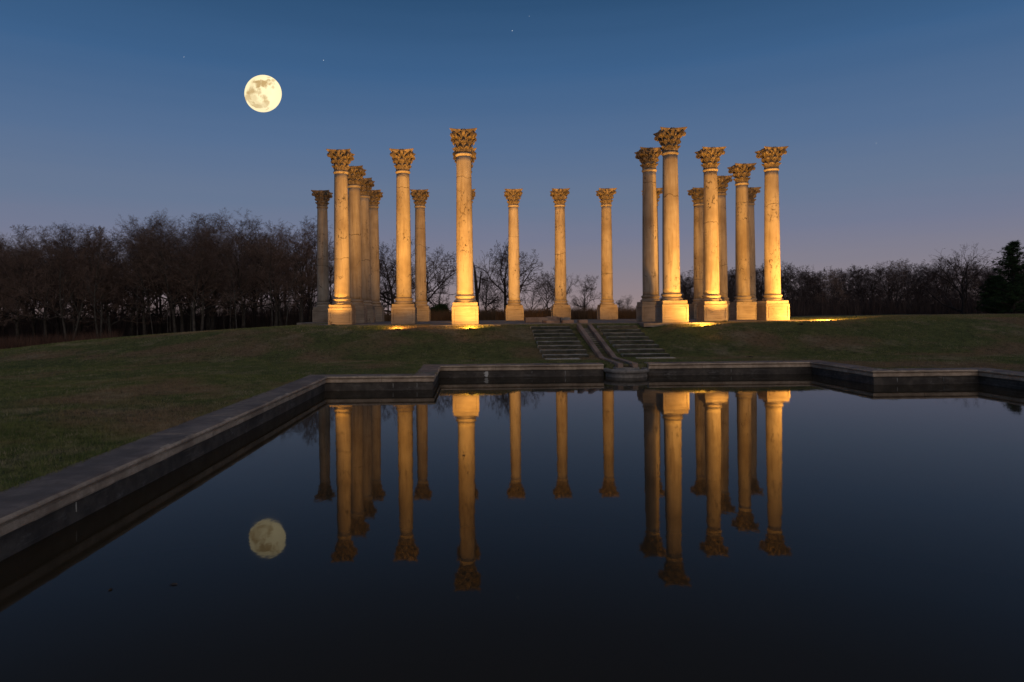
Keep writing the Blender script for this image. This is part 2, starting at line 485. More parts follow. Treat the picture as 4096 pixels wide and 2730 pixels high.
sd = 0
for i in range(NP_):
    A, B = P2[i], P2[(i + 1) % NP_]; outn_cur = outn(i); m0, m1 = miter(i), miter((i + 1) % NP_)
    L = (B - A).length
    spans = [(0.0, L)]
    if i == 4:                                   # the back edge is broken by the round basin
        spans = [(0.0, L / 2 - 0.73), (L / 2 + 0.73, L)]
    for s0, s1 in spans:
        D = (B - A) / L
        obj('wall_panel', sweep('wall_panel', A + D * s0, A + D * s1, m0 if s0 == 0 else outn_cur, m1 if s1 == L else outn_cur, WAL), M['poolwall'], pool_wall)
        n = max(1, round((s1 - s0) / 1.83)); st = (s1 - s0) / n
        for k in range(n):
            a, b = s0 + k * st, s0 + (k + 1) * st
            sd += 1
            cst = obj('coping_stone', sweep('coping_stone', A + D * a, A + D * b, m0 if a == 0 else outn_cur, m1 if abs(b - L) < 1e-6 else outn_cur, COP,
                                      0 if a == 0 else 0.004, 0 if abs(b - L) < 1e-6 else 0.004, 0.0050, sd, 7), M['coping'], pool_wall)
            cst.data.materials.append(M['coping_top'])
            for p_ in cst.data.polygons:
                if p_.normal.z > .97: p_.material_index = 1


def crust(name, x, y, z0, z1, w, seed, ny_=(0, -1)):
    """thin run of lime on a wall face that looks toward -y"""
    r = random.Random(seed); n = 7; v, f = [], []
    for i in range(n):
        t = i / (n - 1); ww = w * (0.35 + 0.65 * math.sin(PI * min(1, t * 0.9 + 0.12))) * r.uniform(.7, 1.2); cx = x + r.uniform(-.2, .2) * w
        z = z1 + (z0 - z1) * t
        v += [(cx - ww / 2, y, z), (cx, y - 0.010, z), (cx + ww / 2, y, z)]
    for i in range(n - 1):
        a = i * 3; f += [(a, a + 1, a + 4, a + 3), (a + 1, a + 2, a + 5, a + 4)]
    f.append(tuple(3 * i for i in range(n)) + tuple(3 * i + 2 for i in reversed(range(n))))
    lx, ly = LX, LY
    v = [(a - lx, b - ly, c) for a, b, c in v]
    return mesh_py(name, v, f)


obj('lime_deposit', crust('lime_deposit', 0.42, DN + .084, 0.015, 0.19, 0.15, 3), M['lime'], pool_wall)
for x, w, z0, m in ((2.98, .018, .0, 'lime'), (1.9, .012, .10, 'lime2'), (8.4, .016, .06, 'lime2'), (2.62, .010, .14, 'lime2')):
    obj('lime_streak', crust('lime_streak', x, DN + .084, z0, 0.19, w, int(x * 10)), M[m], pool_wall)
for x, w, m in ((-2.2, .02, 'lime2'), (-1.55, .014, 'lime'), (11.7, .02, 'lime2'), (13.0, .014, 'lime2')):
    obj('lime_streak', crust('lime_streak', x, DW + .084, 0.06, 0.19, w, int(x * 10) + 50), M[m], pool_wall)
# side wall streak (faces +x)
for y in (7.0,):
    me = crust('lime_streak', 0, 0, 0.10, 0.20, 0.012, int(y * 10))
    lx, ly = LX, LY
    for v in me.vertices:
        a, b, c = v.co.x + lx, v.co.y + ly, v.co.z
        v.co = (AX - PW - .084 - b - lx, y + a - ly, c)
    obj('lime_streak', me, M['lime2'], pool_wall)

# ------------------------------------------------------------------ basin, cascade, steps, kerb stones
basin = tag(empty('round_basin', (AX * K, 22.10 * K, 0)), 'round grey stone basin set into the pool wall below the cascade', 'basin'); basin.scale = (K, K, K)
obj('drum', lathe_mesh('drum', [(0.0, -0.6), (0.66, -0.6), (0.67, 0.0), (0.665, 0.10), (0.685, 0.125), (0.715, 0.14), (0.73, 0.165), (0.735, 0.20), (0.725, 0.235), (0.70, 0.25), (0.60, 0.252), (0.57, 0.24), (0.56, 0.16), (0.0, 0.15)], 56, cap=False), M['basin'], basin)
obj('inner_ring', lathe_mesh('inner_ring', [(0.42, 0.152), (0.42, 0.27), (0.405, 0.285), (0.33, 0.287), (0.315, 0.275), (0.31, 0.20), (0.0, 0.195)], 44, cap=False), M['basin'], basin)
obj('basin_water', lathe_mesh('basin_water', [(0.555, 0.19), (0.425, 0.19)], 44, cap=False), M['water'], basin)

cas = tag(empty('cascade', (AX * K, 21.85 * K, 0)), 'narrow stone water cascade with two sloping kerbs between the flights of steps', 'cascade'); cas.scale = (K, K, K)


def kerb(side):
    x0, x1 = (0.15, 0.33) if side > 0 else (-0.33, -0.15)
    path = [(30.42 - 21.85, 1.560), (25.02 - 21.85, 0.405 + .02), (0.0, 0.425)]
    v, f = [], []
    for y, z in path:
        v += [(x0, y, z - 0.34), (x1, y, z - 0.34), (x1, y, z), (x0, y, z)]
    for i in range(2):
        for k in range(4): f.append((i * 4 + k, i * 4 + (k + 1) % 4, i * 4 + 4 + (k + 1) % 4, i * 4 + 4 + k))
    f += [(3, 2, 1, 0), (8, 9, 10, 11)]
    bm = bmesh.new(); me = mesh_py('kerb', v, f); bm.from_mesh(me)
    bmesh.ops.bevel(bm, geom=[e for e in bm.edges if e.calc_face_angle(0) > 0.8], offset=0.012, segments=1, affect='EDGES')
    return mesh_bm('kerb', bm)


obj('side_kerb', kerb(1), M['channel'], cas); obj('side_kerb', kerb(-1), M['channel'], cas)
for i in range(16):
    t = i / 15.0; y = 30.2 + (25.3 - 30.2) * t; z = 1.44 + (0.38 - 1.44) * t
    st = obj('cascade_step', box_mesh('cascade_step', -0.148, 0.148, y - 21.85 - .16, y - 21.85 + .17, z - .30, z - .075, 0.008), M['basin'], cas)
    obj('water_film', box_mesh('water_film', -0.146, 0.146, y - 21.85 - .158, y - 21.85 + .15, z - .0748, z - .068), M['water'], st)
obj('channel_floor', box_mesh('channel_floor', -0.148, 0.148, 0.05, 25.1 - 21.85, 0.12, 0.30, .004), M['basin'], cas)
obj('channel_water', box_mesh('channel_water', -0.147, 0.147, 0.06, 25.0 - 21.85, 0.3004, 0.315), M['water'], cas)

for side, lab in ((-1, 'flight of stone steps beside the cascade, nearer the bright front column'),
                  (1, 'flight of stone steps beside the cascade, nearer the pitted shadowed column')):
    fl = tag(empty('garden_steps', ((AX + side * 1.5) * K, 25.3 * K, 0.4 * K)), lab, 'steps', 'two flights of garden steps'); fl.scale = (K, K, K)
    for i in range(8):
        d = 30.42 - 0.722 * i; z = 1.455 - 0.1365 * i
        j = lambda: RND.uniform(-.025, .025)
        x0, x1 = (-0.88 + j(), 0.875 + j()) 
        o = obj('step', box_mesh('step', x0, x1, d - 25.3, d - 25.3 + 0.46, z - .4 - .22, z - .4, 0.018, 2, 0.006, i + 50 * side), M['step'], fl)
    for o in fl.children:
        o.data.materials.append(M['riser_shade'])
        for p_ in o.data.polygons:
            if p_.normal.y < -.75: p_.material_index = 1  # front faces get the painted shade
    obj('step', box_mesh('step', (-0.85 if side < 0 else -.5), (.40 if side < 0 else .88), 24.62 - 25.3, 24.62 - 25.3 + .4, -.20, 0.002, 0.012, 1, 0.004, 77 * side), M['step'], fl)

kb = tag(empty('fountain_kerb', (AX, 38, PLAT)), 'low kerb of granite blocks of the fountain on the terrace above the cascade', 'kerb', kind='thing')
for x0, x1, y0, y1, h, m in ((3.05, 4.36, 39.7, 40.3, .30, 'channel'), (4.37, 5.0, 40.0, 40.8, .34, 'channel'), (5.01, 5.12, 40.0, 40.7, .32, 'channel'), (5.13, 5.68, 39.8, 40.5, .29, 'basin'),
                             (3.9, 4.62, 36.2, 38.5, .15, 'channel'), (4.73, 5.32, 36.0, 36.6, .17, 'channel'), (5.66, 6.12, 36.4, 37.0, .17, 'channel')):
    obj('stone_block', box_mesh('stone_block', x0 - AX, x1 - AX, y0 - 38, y1 - 38, 0.001, h, 0.012), M[m], kb)

# ------------------------------------------------------------------ terrace of paving stones
ter = tag(empty('terrace', (AX, 44, PLAT)), 'paved stone terrace under the columns', 'terrace', kind='structure')
CELL = BAY / 2
pave = box_mesh('paving_stone', -CELL / 2 + .005, CELL / 2 - .005, -CELL / 2 + .005, CELL / 2 - .005, -.20, 0, .008)
bed = []
for j in range(11):
    y0 = 34.05 + j * CELL
    half = 4 if j < 2 else (10 if j >= 9 else 8)
    for i in range(-half, half):
        if j == 0 and -2 <= i <= 1: continue
        o = obj('paving_stone', pave, M['paving'], ter)
        o.location = ((i + .5) * CELL, y0 + CELL / 2 - 44, RND.uniform(-.004, .0))

# ------------------------------------------------------------------ columns
def pedestal_mesh():
    bm = bmesh.new(); bmesh.ops.create_cube(bm, size=1.0)
    for v in bm.verts: v.co = Vector((v.co.x * 1.357, v.co.y * 1.357, 0 if v.co.z < 0 else 0.945))
    sides = [f for f in bm.faces if abs(f.normal.z) < 0.5]
    bmesh.ops.inset_individual(bm, faces=sides, thickness=0.165, depth=0.0)
    bmesh.ops.inset_individual(bm, faces=sides, thickness=0.022, depth=-0.032)
    bmesh.ops.inset_individual(bm, faces=sides, thickness=0.030, depth=0.014)
    es = [e for e in bm.edges if max(abs(c) for v in e.verts for c in (v.co.x, v.co.y)) > 0.67 and e.calc_face_angle(0) > 1.2]
    bmesh.ops.bevel(bm, geom=es, offset=0.015, segments=2, affect='EDGES')
    return mesh_bm('pedestal', bm)


def leaf_mesh(r0, z0, h, flare, w, nv=11, nu=8):
    ctrl = [(r0, z0), (r0 + .015, z0 + .35 * h), (r0 + .03, z0 + .7 * h), (r0 + .09, z0 + .95 * h), (r0 + flare * .75, z0 + h * 1.02), (r0 + flare, z0 + h * .93), (r0 + flare * .97, z0 + h * .80)]
    def at(t):
        x = t * (len(ctrl) - 1); i = min(int(x), len(ctrl) - 2); u = x - i
        p = lambda k: Vector(ctrl[max(0, min(len(ctrl) - 1, k))])
        a, b, c, d = p(i - 1), p(i), p(i + 1), p(i + 2)
        return 0.5 * ((2 * b) + (c - a) * u + (2 * a - 5 * b + 4 * c - d) * u * u + (3 * b - a - 3 * c + d) * u ** 3)
    v, f = [], []
    for layer in (0, 1):
        for i in range(nv):
            t = i / (nv - 1); p = at(t)
            wid = w * (0.80 + 0.35 * math.sin(PI * t * .9)) * (1.0 if i % 2 == 0 else 0.70) * (1 - 0.55 * max(0, t - .72) / .28)
            for j in range(nu + 1):
                s = j / nu * 2 - 1
                r = p.x - 0.055 * s * s * (0.6 + t) + 0.016 * math.cos(s * PI * 2.5) * (1 - t * .3) - layer * 0.035
                z = p.y - 0.05 * abs(s) ** 2 * (i % 2 == 0) - 0.03 * s * s
                v.append((r, s * wid / 2, z - layer * 0.012 * (t > .6)))
    n = (nu + 1); off = nv * n
    for i in range(nv - 1):
        for j in range(nu):
            a = i * n + j
            f.append((a, a + 1, a + 1 + n, a + n)); f.append((off + a, off + a + n, off + a + n + 1, off + a + 1))
    for i in range(nv - 1):
        for j in (0, nu):
            a = i * n + j; f.append((a, a + n, off + a + n, off + a))
    for j in range(nu):
        for i in (0, nv - 1):
            a = i * n + j; f.append((a, a + 1, off + a + 1, off + a))
    bm = bmesh.new(); me = mesh_py('leaf', v, f); bm.from_mesh(me)
    return mesh_bm('acanthus_leaf', bm)


def ribbon_mesh(name, path, wid, thick):
    """rectangular band swept along a planar path of (r,z); wid is across the plane"""
    v, f = [], []; n = len(path)
    for i, (p, wd, th) in enumerate(zip(path, wid, thick)):
        d = (path[min(i + 1, n - 1)] - path[max(i - 1, 0)]).normalized(); q = Vector((-d.y, d.x))
        for s, u in ((-1, -1), (1, -1), (1, 1), (-1, 1)):
            c = p + q * (th / 2 * u); v.append((c.x, s * wd / 2, c.y))
    for i in range(n - 1):
        for k in range(4): f.append((i * 4 + k, i * 4 + (k + 1) % 4, i * 4 + 4 + (k + 1) % 4, i * 4 + 4 + k))
    f += [(3, 2, 1, 0), tuple((n - 1) * 4 + k for k in range(4))]
    bm = bmesh.new(); me = mesh_py(name, v, f); bm.from_mesh(me)
    return mesh_bm(name, bm)


def volute_mesh(r0, z0, rc, zc, R, turns, w, th):
    path = []
    start = Vector((rc + R * math.cos(1.9), zc + R * math.sin(1.9)))
    for i in range(8):
        t = i / 8.0
        a, b, c = Vector((r0, z0)), Vector((r0 + .03, z0 + (start.y - z0) * .75)), start
        path.append(a * (1 - t) ** 2 + b * 2 * t * (1 - t) + c * t * t)
    ns = int(14 * turns)
    for i in range(ns + 1):
        t = i / ns; a = 1.9 - t * turns * 2 * PI; rr = R * (1 - .82 * t)
        path.append(Vector((rc + rr * math.cos(a), zc + rr * math.sin(a))))
    n = len(path)
    return ribbon_mesh('volute', path, [w * (.8 + .3 * i / n) for i in range(n)], [th * (1.15 - .55 * i / n) for i in range(n)])


def abacus_mesh():
    def ring(s, z):
        out = []
        hw, mid, ch = 0.715 * s, 0.495 * s, 0.075
        for q in range(4):
            a = q * PI / 2
            for k in range(11):
                t = k / 10 * 2 - 1
                x = t * (hw - ch * .45); y = mid + (hw - ch * .45 + ch * .2 - mid) * abs(t) ** 2.0
                out.append((x * math.cos(-a) - y * math.sin(-a), x * math.sin(-a) + y * math.cos(-a), z))
        return out
    prof = [(0.80, 1.0), (0.86, 1.01), (0.90, 1.06), (0.925, 1.075), (0.925, 1.095), (0.955, 1.105), (0.985, 1.13), (1.0, 1.155), (1.0, 1.178), (0.97, 1.182)]
    v, f = [], []
    for s, z in prof: v += ring(s, z)
    n = 44
    for i in range(len(prof) - 1):
        for k in range(n): f.append((i * n + k, i * n + (k + 1) % n, (i + 1) * n + (k + 1) % n, (i + 1) * n + k))
    f.append(tuple(range(n))); f.append(tuple((len(prof) - 1) * n + k for k in range(n)))
    bm = bmesh.new(); me = mesh_py('abacus', v, f); bm.from_mesh(me)
    return mesh_bm('abacus', bm)


def flower_mesh():
    v, f = [(0.62, 0, 1.085)], []
    nr, na = 5, 24
    for i in range(1, nr + 1):
        t = i / nr
        for k in range(na):
            a = 2 * PI * k / na; rr = 0.125 * t * (1 + .22 * math.cos(6 * a) * t)
            v.append((0.60 - 0.09 * t * t + 0.02 * math.cos(3 * PI * t), rr * math.cos(a), 1.085 + rr * math.sin(a) * .95))
    for k in range(na): f.append((0, 1 + k, 1 + (k + 1) % na))
    for i in range(nr - 1):
        for k in range(na):
            a, b = 1 + i * na + k, 1 + i * na + (k + 1) % na; f.append((a, b, b + na, a + na))
    b0 = len(v)
    for k in range(na):
        q = v[1 + (nr - 1) * na + k]; v.append((0.42, q[1] * .8, q[2] * .8 + 1.085 * .2))
    for k in range(na):
        a, b = 1 + (nr - 1) * na + k, 1 + (nr - 1) * na + (k + 1) % na; f.append((a, b, b0 + (k + 1) % na, b0 + k))
    bm = bmesh.new(); me = mesh_py('flower', v, f); bm.from_mesh(me)
    return mesh_bm('flower', bm, True)


def make_column():
    root = empty('column')
    p = obj('pedestal', pedestal_mesh(), M['pedestal'], root)
    obj('pedestal_cap', box_mesh('pedestal_cap', -.6385, .6385, -.6385, .6385, .9455, 1.14, .018, 2), M['pedestal'], p)
    prof = [(.50, 1.1405), (.545, 1.145), (.572, 1.165), (.580, 1.20), (.572, 1.235), (.545, 1.262), (.515, 1.266), (.515, 1.285), (.488, 1.295), (.474, 1.32), (.474, 1.345), (.490, 1.372), (.505, 1.378), (.505, 1.392), (.520, 1.396), (.531, 1.415), (.534, 1.438), (.528, 1.462), (.512, 1.478), (.484, 1.482), (.484, 1.503), (.462, 1.512), (.447, 1.53)]
    obj('base', lathe_mesh('base', prof, 56), M['pedestal'], root)
    sp = []
    for i in range(27):
        t = i / 26; r = 0.441 - 0.066 * t ** 1.7
        sp.append((r, 1.5305 + (8.66 - 1.5305) * t))
    obj('shaft', lathe_mesh('shaft', sp, 56), M['shaft'], root)
    obj('astragal', lathe_mesh('astragal', [(.378, 8.661), (.40, 8.675), (.402, 8.70), (.415, 8.71), (.432, 8.735), (.436, 8.76), (.428, 8.79), (.41, 8.805), (.37, 8.815)], 56), M['shaft'], root)
    zc = 8.8
    bell = lathe_mesh('capital', [(.355, .0), (.362, .02), (.366, .3), (.385, .6), (.42, .80), (.47, .92), (.535, .985), (.545, .999)], 48)
    cp = obj('capital', bell, M['capital'], root); cp.location = (0, 0, zc)
    obj('abacus', abacus_mesh(), M['capital'], cp)
    lo = leaf_mesh(.372, .015, .33, .150, .235); up = leaf_mesh(.376, .03, .62, .195, .225)
    ca = leaf_mesh(.43, .56, .28, .20, .17)
    for k in range(8):
        o = obj('acanthus_leaf', lo, M['capital'], cp); o.rotation_euler = (0, 0, (k + .5) * PI / 4)
        o = obj('acanthus_leaf', up, M['capital'], cp); o.rotation_euler = (0, 0, k * PI / 4)
    vm = volute_mesh(.42, .42, .735, .865, .125, 1.6, .085, .045)
    hm = volute_mesh(.41, .48, .545, .86, .085, 1.4, .055, .035)
    fm = flower_mesh()
    for q in range(4):
        a = PI / 4 + q * PI / 2
        for s in (-1, 1):
            o = obj('volute', vm, M['capital'], cp); o.rotation_euler = (0, 0, a + s * .085)
            o = obj('helix', hm, M['capital'], cp); o.rotation_euler = (0, 0, q * PI / 2 + s * .21)
        for s in (-1, 1):
            o = obj('calyx_leaf', ca, M['capital'], cp); o.rotation_euler = (0, 0, a + s * .26)
        o = obj('flower', fm, M['capital'], cp); o.rotation_euler = (0, 0, q * PI / 2)
    return root


COLS = [  # bay offset from the axis, row, label
    (-1.5, 'front', 'brightly floodlit sandstone column standing out front, a lamp in the grass before it'),
    (1.5, 'front', 'pitted sandstone column standing out front beside the steps, one flank in shadow'),
    (-3.5, 'second', 'corner column with a floodlight glaring on the panel of its pedestal'),
    (-2.5, 'second', 'evenly lit amber column between the corner column and the bright front column'),
    (-1.5, 'second', 'column hidden directly behind the brightest front column'),
    (1.5, 'second', 'mostly shadowed column directly behind the pitted front column'),
    (2.5, 'second', 'cracked column with a lamp lighting the panel of its pedestal, beside the corner column'),
    (3.5, 'second', 'reddish lit corner column beside open grass with a glowing lamp patch'),
    (-3.5, 'third', 'stained column right behind the floodlit corner column'),
    (3.5, 'third', 'column behind the reddish corner column, shadow on one edge'),
    (-3.5, 'fourth', 'third column of the line running back from the floodlit corner column'),
    (3.5, 'fourth', 'third column of the line running back from the reddish corner column'),
    (-4.585, 'back', 'dim grey outlying column at the end of the back row, near the tall wood'),
    (-3.5, 'back', 'back row column at the end of the line behind the floodlit corner column'),
    (-2.5, 'back', 'back row column with long dark vertical scars, behind the evenly lit amber column'),
    (-1.5, 'back', 'back row column almost hidden behind the brightest front column'),
    (-.5, 'back', 'back row column against the rounded leafless tree'),
    (.5, 'back', 'middle back row column standing over the fountain kerb blocks'),
    (1.5, 'back', 'back row column with clear sky on both sides, beyond the cascade'),
    (2.5, 'back', 'back row column glimpsed between the shadowed column and the pitted front column'),
    (3.5, 'back', 'back row column at the end of the line behind the reddish corner column'),
    (4.585, 'back', 'outlying column at the end of the back row, near the low wood'),
]
# keep each column where the photograph has it: 2.5 bays back-row column stands behind the shadowed pair
proto = make_column()
for i, (u, row, lab) in enumerate(COLS):
    c = proto if i == 0 else copy_tree(proto)
    c.location = (AX + u * BAY, ROW[row], PLAT + 0.002)
    tag(c, lab, 'column', 'sandstone columns on the terrace', 'thing')

# ------------------------------------------------------------------ ground floodlights
AMB = (1.0, 0.462, 0.082)
lens_m = MT('glowing_lamp_glass'); lens_m.b.inputs['Emission Color'].default_value = (1.0, .50, .12, 1); lens_m.b.inputs['Emission Strength'].default_value = 14.0
M['lens'] = lens_m.done((.1, .08, .05), .3); lens_m.m.cycles.emission_sampling = 'NONE'
hous = lathe_mesh('housing', [(.0, -.10), (.13, -.10), (.14, -.02), (.15, 0.0), (.15, .022), (.125, .024), (.12, .008)], 28, cap=False)
lensm = lathe_mesh('lens', [(.12, .0075), (.10, .012), (.0, .016)], 28, cap=False)
hv, hf = [], []                                   # low curved shield on the side away from the columns
for q in range(13):
    a = PI * (1.0 + q / 12)
    for rr_, zz_ in ((.152, .0), (.152, .05), (.143, .05), (.143, .0)): hv.append((rr_ * math.cos(a), rr_ * math.sin(a), zz_ * (.35 + .65 * math.sin(PI * q / 12)) if zz_ else 0.0))
for q in range(12):
    for e_ in range(4): hf.append((q * 4 + e_, q * 4 + (e_ + 1) % 4, q * 4 + 4 + (e_ + 1) % 4, q * 4 + 4 + e_))
hf += [(3, 2, 1, 0), (48, 49, 50, 51)]
hoodm = mesh_py('shield', hv, hf)


def flood(x, y, z, target, power, cone, blend, lab, spill=160, col=AMB):
    r = tag(empty('ground_floodlight', (x, y, z)), lab, 'floodlight', 'floodlights set in the ground among the columns')
    obj('housing', hous, M['metal'], r); obj('lens', lensm, M['lens'], r); obj('shield', hoodm, M['metal'], r)
    d = bpy.data.lights.new('lamp', 'SPOT'); d.energy = power; d.color = col; d.spot_size = math.radians(cone); d.spot_blend = blend; d.shadow_soft_size = 0.06
    o = bpy.data.objects.new('lamp', d); COL.objects.link(o); o.parent = r; o.location = (0, 0, 0.11)
    v = Vector(target) - Vector((x, y, z + .11)); o.rotation_euler = v.to_track_quat('-Z', 'Y').to_euler()
    if spill:
        d = bpy.data.lights.new('spill_lamp', 'SPOT'); d.energy = spill; d.color = col; d.spot_size = math.radians(172); d.spot_blend = .25; d.shadow_soft_size = 0.06
        o = bpy.data.objects.new('spill_lamp', d); COL.objects.link(o); o.parent = r; o.location = (0, 0, 0.20)
        v.z = 0; v.normalize(); v.z = .12; o.rotation_euler = v.to_track_quat('-Z', 'Y').to_euler()
    return r


def cpos(u, row): return AX + u * BAY, ROW[row]


x, y = cpos(-1.5, 'front')
flood(x + .35, 27.7, gz(x + .35, 27.7), (x, y, 9.8), 11500, 84, 1, 'added unseen amber floodlight at the foot of the bank below the brightest front column', 0)  # added lamp, carries the amber light up the shaft to the capital
flood(x + .30, 33.2, gz(x + .30, 33.2), (x, y, 4.5), 430, 120, 1, 'small amber lamp in the grass in front of the brightest front column', 190)
flood(11.35, 27.9, gz(11.35, 27.9), (10.25, 35.6, 9.6), 10000, 84, 1, 'added unseen amber floodlight at the foot of the bank below the pitted front column', 0)  # second added lamp, evens the light up the pitted shaft
flood(11.5, 33.4, gz(11.5, 33.4), (10.5, 36.0, 4.5), 460, 120, 1, 'small amber lamp in the grass in front of the pitted front column', 280)
x, y = cpos(-3.5, 'second'); flood(x - .15, 37.75, PLAT, (x, y - .1, 11.0), 1000, 118, 1, 'amber floodlight on the paving at the foot of the glaring corner pedestal', 26)
x, y = cpos(-2.5, 'second')
flood(x + .3, 33.3, gz(x + .3, 33.3), (x - .9, 40.0, 10.2), 5600, 98, .9, 'amber floodlight in the grass in front of the evenly lit amber column', 100)
x, y = cpos(2.5, 'second'); flood(x + .1, 37.75, PLAT, (x, y - .1, 11.0), 1500, 118, 1, 'amber floodlight on the paving at the foot of the cracked column', 26)
flood(16.2, 33.6, gz(16.2, 33.6), (17.3, 41.0, 10.0), 5600, 92, .9, 'amber floodlight in the grass in front of the reddish corner column', 0)
flood(19.7, 37.4, gz(19.7, 37.4), (17.2, 41, 6.0), 400, 120, .7, 'bright floodlight in the open grass outside the reddish corner column', 2800)
flood(-1.0, 42.2, PLAT, (-.6, 52.3, 8.8), 4600, 96, .9, 'floodlight on the paving inside the terrace near the amber columns', 60)
flood(10.9, 43.5, PLAT, (12.0, 52.3, 9.2), 4600, 96, .9, 'floodlight on the paving inside the terrace behind the shadowed column', 60)
flood(4.2, 42.6, PLAT, (5.2, 52.3, 9.2), 4600, 96, .9, 'floodlight on the paving behind the fountain kerb', 0)

# ------------------------------------------------------------------ moon and stars
def ray(px, py):                      # direction through a point of the 4096 px wide photograph
    u, v = (px - 1931.9) / 2730.0, -(py - 1253.7) / 2730.0
    c, s = math.cos(.00953), math.sin(.00953); u, v = c * u + s * v, -s * u + c * v
    c, s = math.cos(.01468), math.sin(.01468)
    return Vector((c * u + s, -s * u + c, v))


def make_moon():
    d = ray(1053, 376).normalized(); R = 3200.0; loc = Vector((0, 0, EYE)) + d * R
    bm = bmesh.new(); bmesh.ops.create_icosphere(bm, subdivisions=6, radius=1.0)
    me = bpy.data.meshes.new('moon'); bm.to_mesh(me); bm.free()
    # disc frame: facing the viewer
    rt = d.cross(Vector((0, 0, 1))).normalized(); upv = rt.cross(d)
    n = len(me.vertices); co = np.empty(n * 3); me.vertices.foreach_get('co', co); co = co.reshape(-1, 3)
    X = co @ np.array(rt); Y = co @ np.array(upv); F = co @ -np.array(d)
    rng = np.random.RandomState(5)
    wx = X.copy(); wy = Y.copy(); mott = np.zeros(n)
    for o in range(60):
        k = rng.normal(size=3) * (3 + o * .9); ph = rng.uniform(0, 6.3); a = 1.0 / (3 + o * .9)
        s = np.sin(co @ k + ph); wx += .16 * a * s; wy += .16 * a * np.cos(co @ k * 1.1 + ph); mott += s * a * .35
    # maria: centre x,y, half axes, tilt, depth (from the photographed disc)
    MA = [(-.23, .50, .20, .16, .3, .9), (.12, .53, .19, .17, -.2, .95), (.43, .66, .14, .12, -.4, .7), (.52, .38, .08, .06, 0, .5), (.19, .90, .11, .05, -.2, .7),
          (-.58, .08, .24, .27, .1, .85), (-.40, .00, .18, .18, 0, .55), (-.62, -.20, .18, .16, 0, .6), (-.16, .22, .09, .10, 0, .6), (-.14, -.02, .11, .16, .2, .55),
          (.14, -.36, .20, .16, .2, .75), (-.10, -.50, .40, .13, 0, .55), (-.45, -.60, .34, .17, -.35, .85), (.06, -.68, .11, .08, 0, .7), (-.80, -.28, .10, .22, .3, .6), (-.35, -.35, .2, .13, 0, .35), (-.5, .55, .16, .1, .8, .3)]
    m = np.zeros(n)
    for cx, cy, a, b, th, dep in MA:
        dx, dy = wx - cx, wy - cy; c, s = math.cos(th), math.sin(th)
        q = np.sqrt(((dx * c + dy * s) / a) ** 2 + ((-dx * s + dy * c) / b) ** 2)
        m = np.maximum(m, dep * np.clip((1.25 - q) / .55, 0, 1))
    m = np.clip(m * (1 + mott * .5) + mott * .16, 0, 1)
    ray_ = np.clip(1 - np.abs(wx - .45) / .8, 0, 1) * np.clip((wy + .9) / .5, 0, 1) * .12
    hi = np.array([1.0, .85, .51]); lo_ = np.array([.50, .335, .145])
    colr = hi[None] * (1 - m[:, None]) + lo_[None] * m[:, None]
    colr = colr * (1 + (ray_ + mott * .10)[:, None])
    ca = me.color_attributes.new('albedo', 'FLOAT_COLOR', 'POINT')
    ca.data.foreach_set('color', np.concatenate([np.clip(colr, 0, 2), np.ones((n, 1))], 1).ravel())
    me.polygons.foreach_set('use_smooth', [True] * len(me.polygons))
    k = MT('moonlit_surface'); at_ = k.new('ShaderNodeAttribute', attribute_name='albedo')
    em = k.new('ShaderNodeEmission'); k.l.new(at_.outputs['Color'], em.inputs['Color']); em.inputs['Strength'].default_value = 1.12
    k.l.new(em.outputs[0], k.n['Material Output'].inputs['Surface'])
    k.m.cycles.emission_sampling = 'NONE'
    o = obj('moon', me, k.m); o.location = loc
    s = R * 74.0 / 2730.0 / (ray(1053, 376).length); o.scale = (s, s, s)
    ax_ = ray(1931.9, 1253.7).normalized(); rad_ = (d - ax_ * d.dot(ax_)).normalized(); rad_ = (rad_ - d * rad_.dot(d)).normalized()
    k_ = d.dot(ax_) ** .8
    sq = Matrix.Identity(3) + Matrix([[(k_ - 1) * rad_[a] * rad_[b] for b in range(3)] for a in range(3)])
    for v_ in me.vertices: v_.co = sq @ v_.co
    tag(o, 'large full yellow moon with grey brown maria in the dusk sky', 'moon')


make_moon()
k = MT('star_light'); em = k.new('ShaderNodeEmission'); em.inputs['Color'].default_value = (.9, .95, 1, 1); em.inputs['Strength'].default_value = 1.0
k.l.new(em.outputs[0], k.n['Material Output'].inputs['Surface']); M['star'] = k.m; k.m.cycles.emission_sampling = 'NONE'
bm = bmesh.new(); bmesh.ops.create_icosphere(bm, subdivisions=1, radius=1.0); star_me = mesh_bm('star', bm)
for px, py, s in ((2049, 124, 1.4), (1294, 242, 1.2), (736, 229, .9), (2117, 66, .8), (3505, 574, .8)):
    o = tag(obj('star', star_me, M['star']), 'tiny faint star in the dusk sky', 'star', 'faint stars in the dusk sky')
    d = ray(px, py).normalized(); o.location = Vector((0, 0, EYE)) + d * 3300; sc = 3300 / 2730 * s; o.scale = (sc, sc, sc)

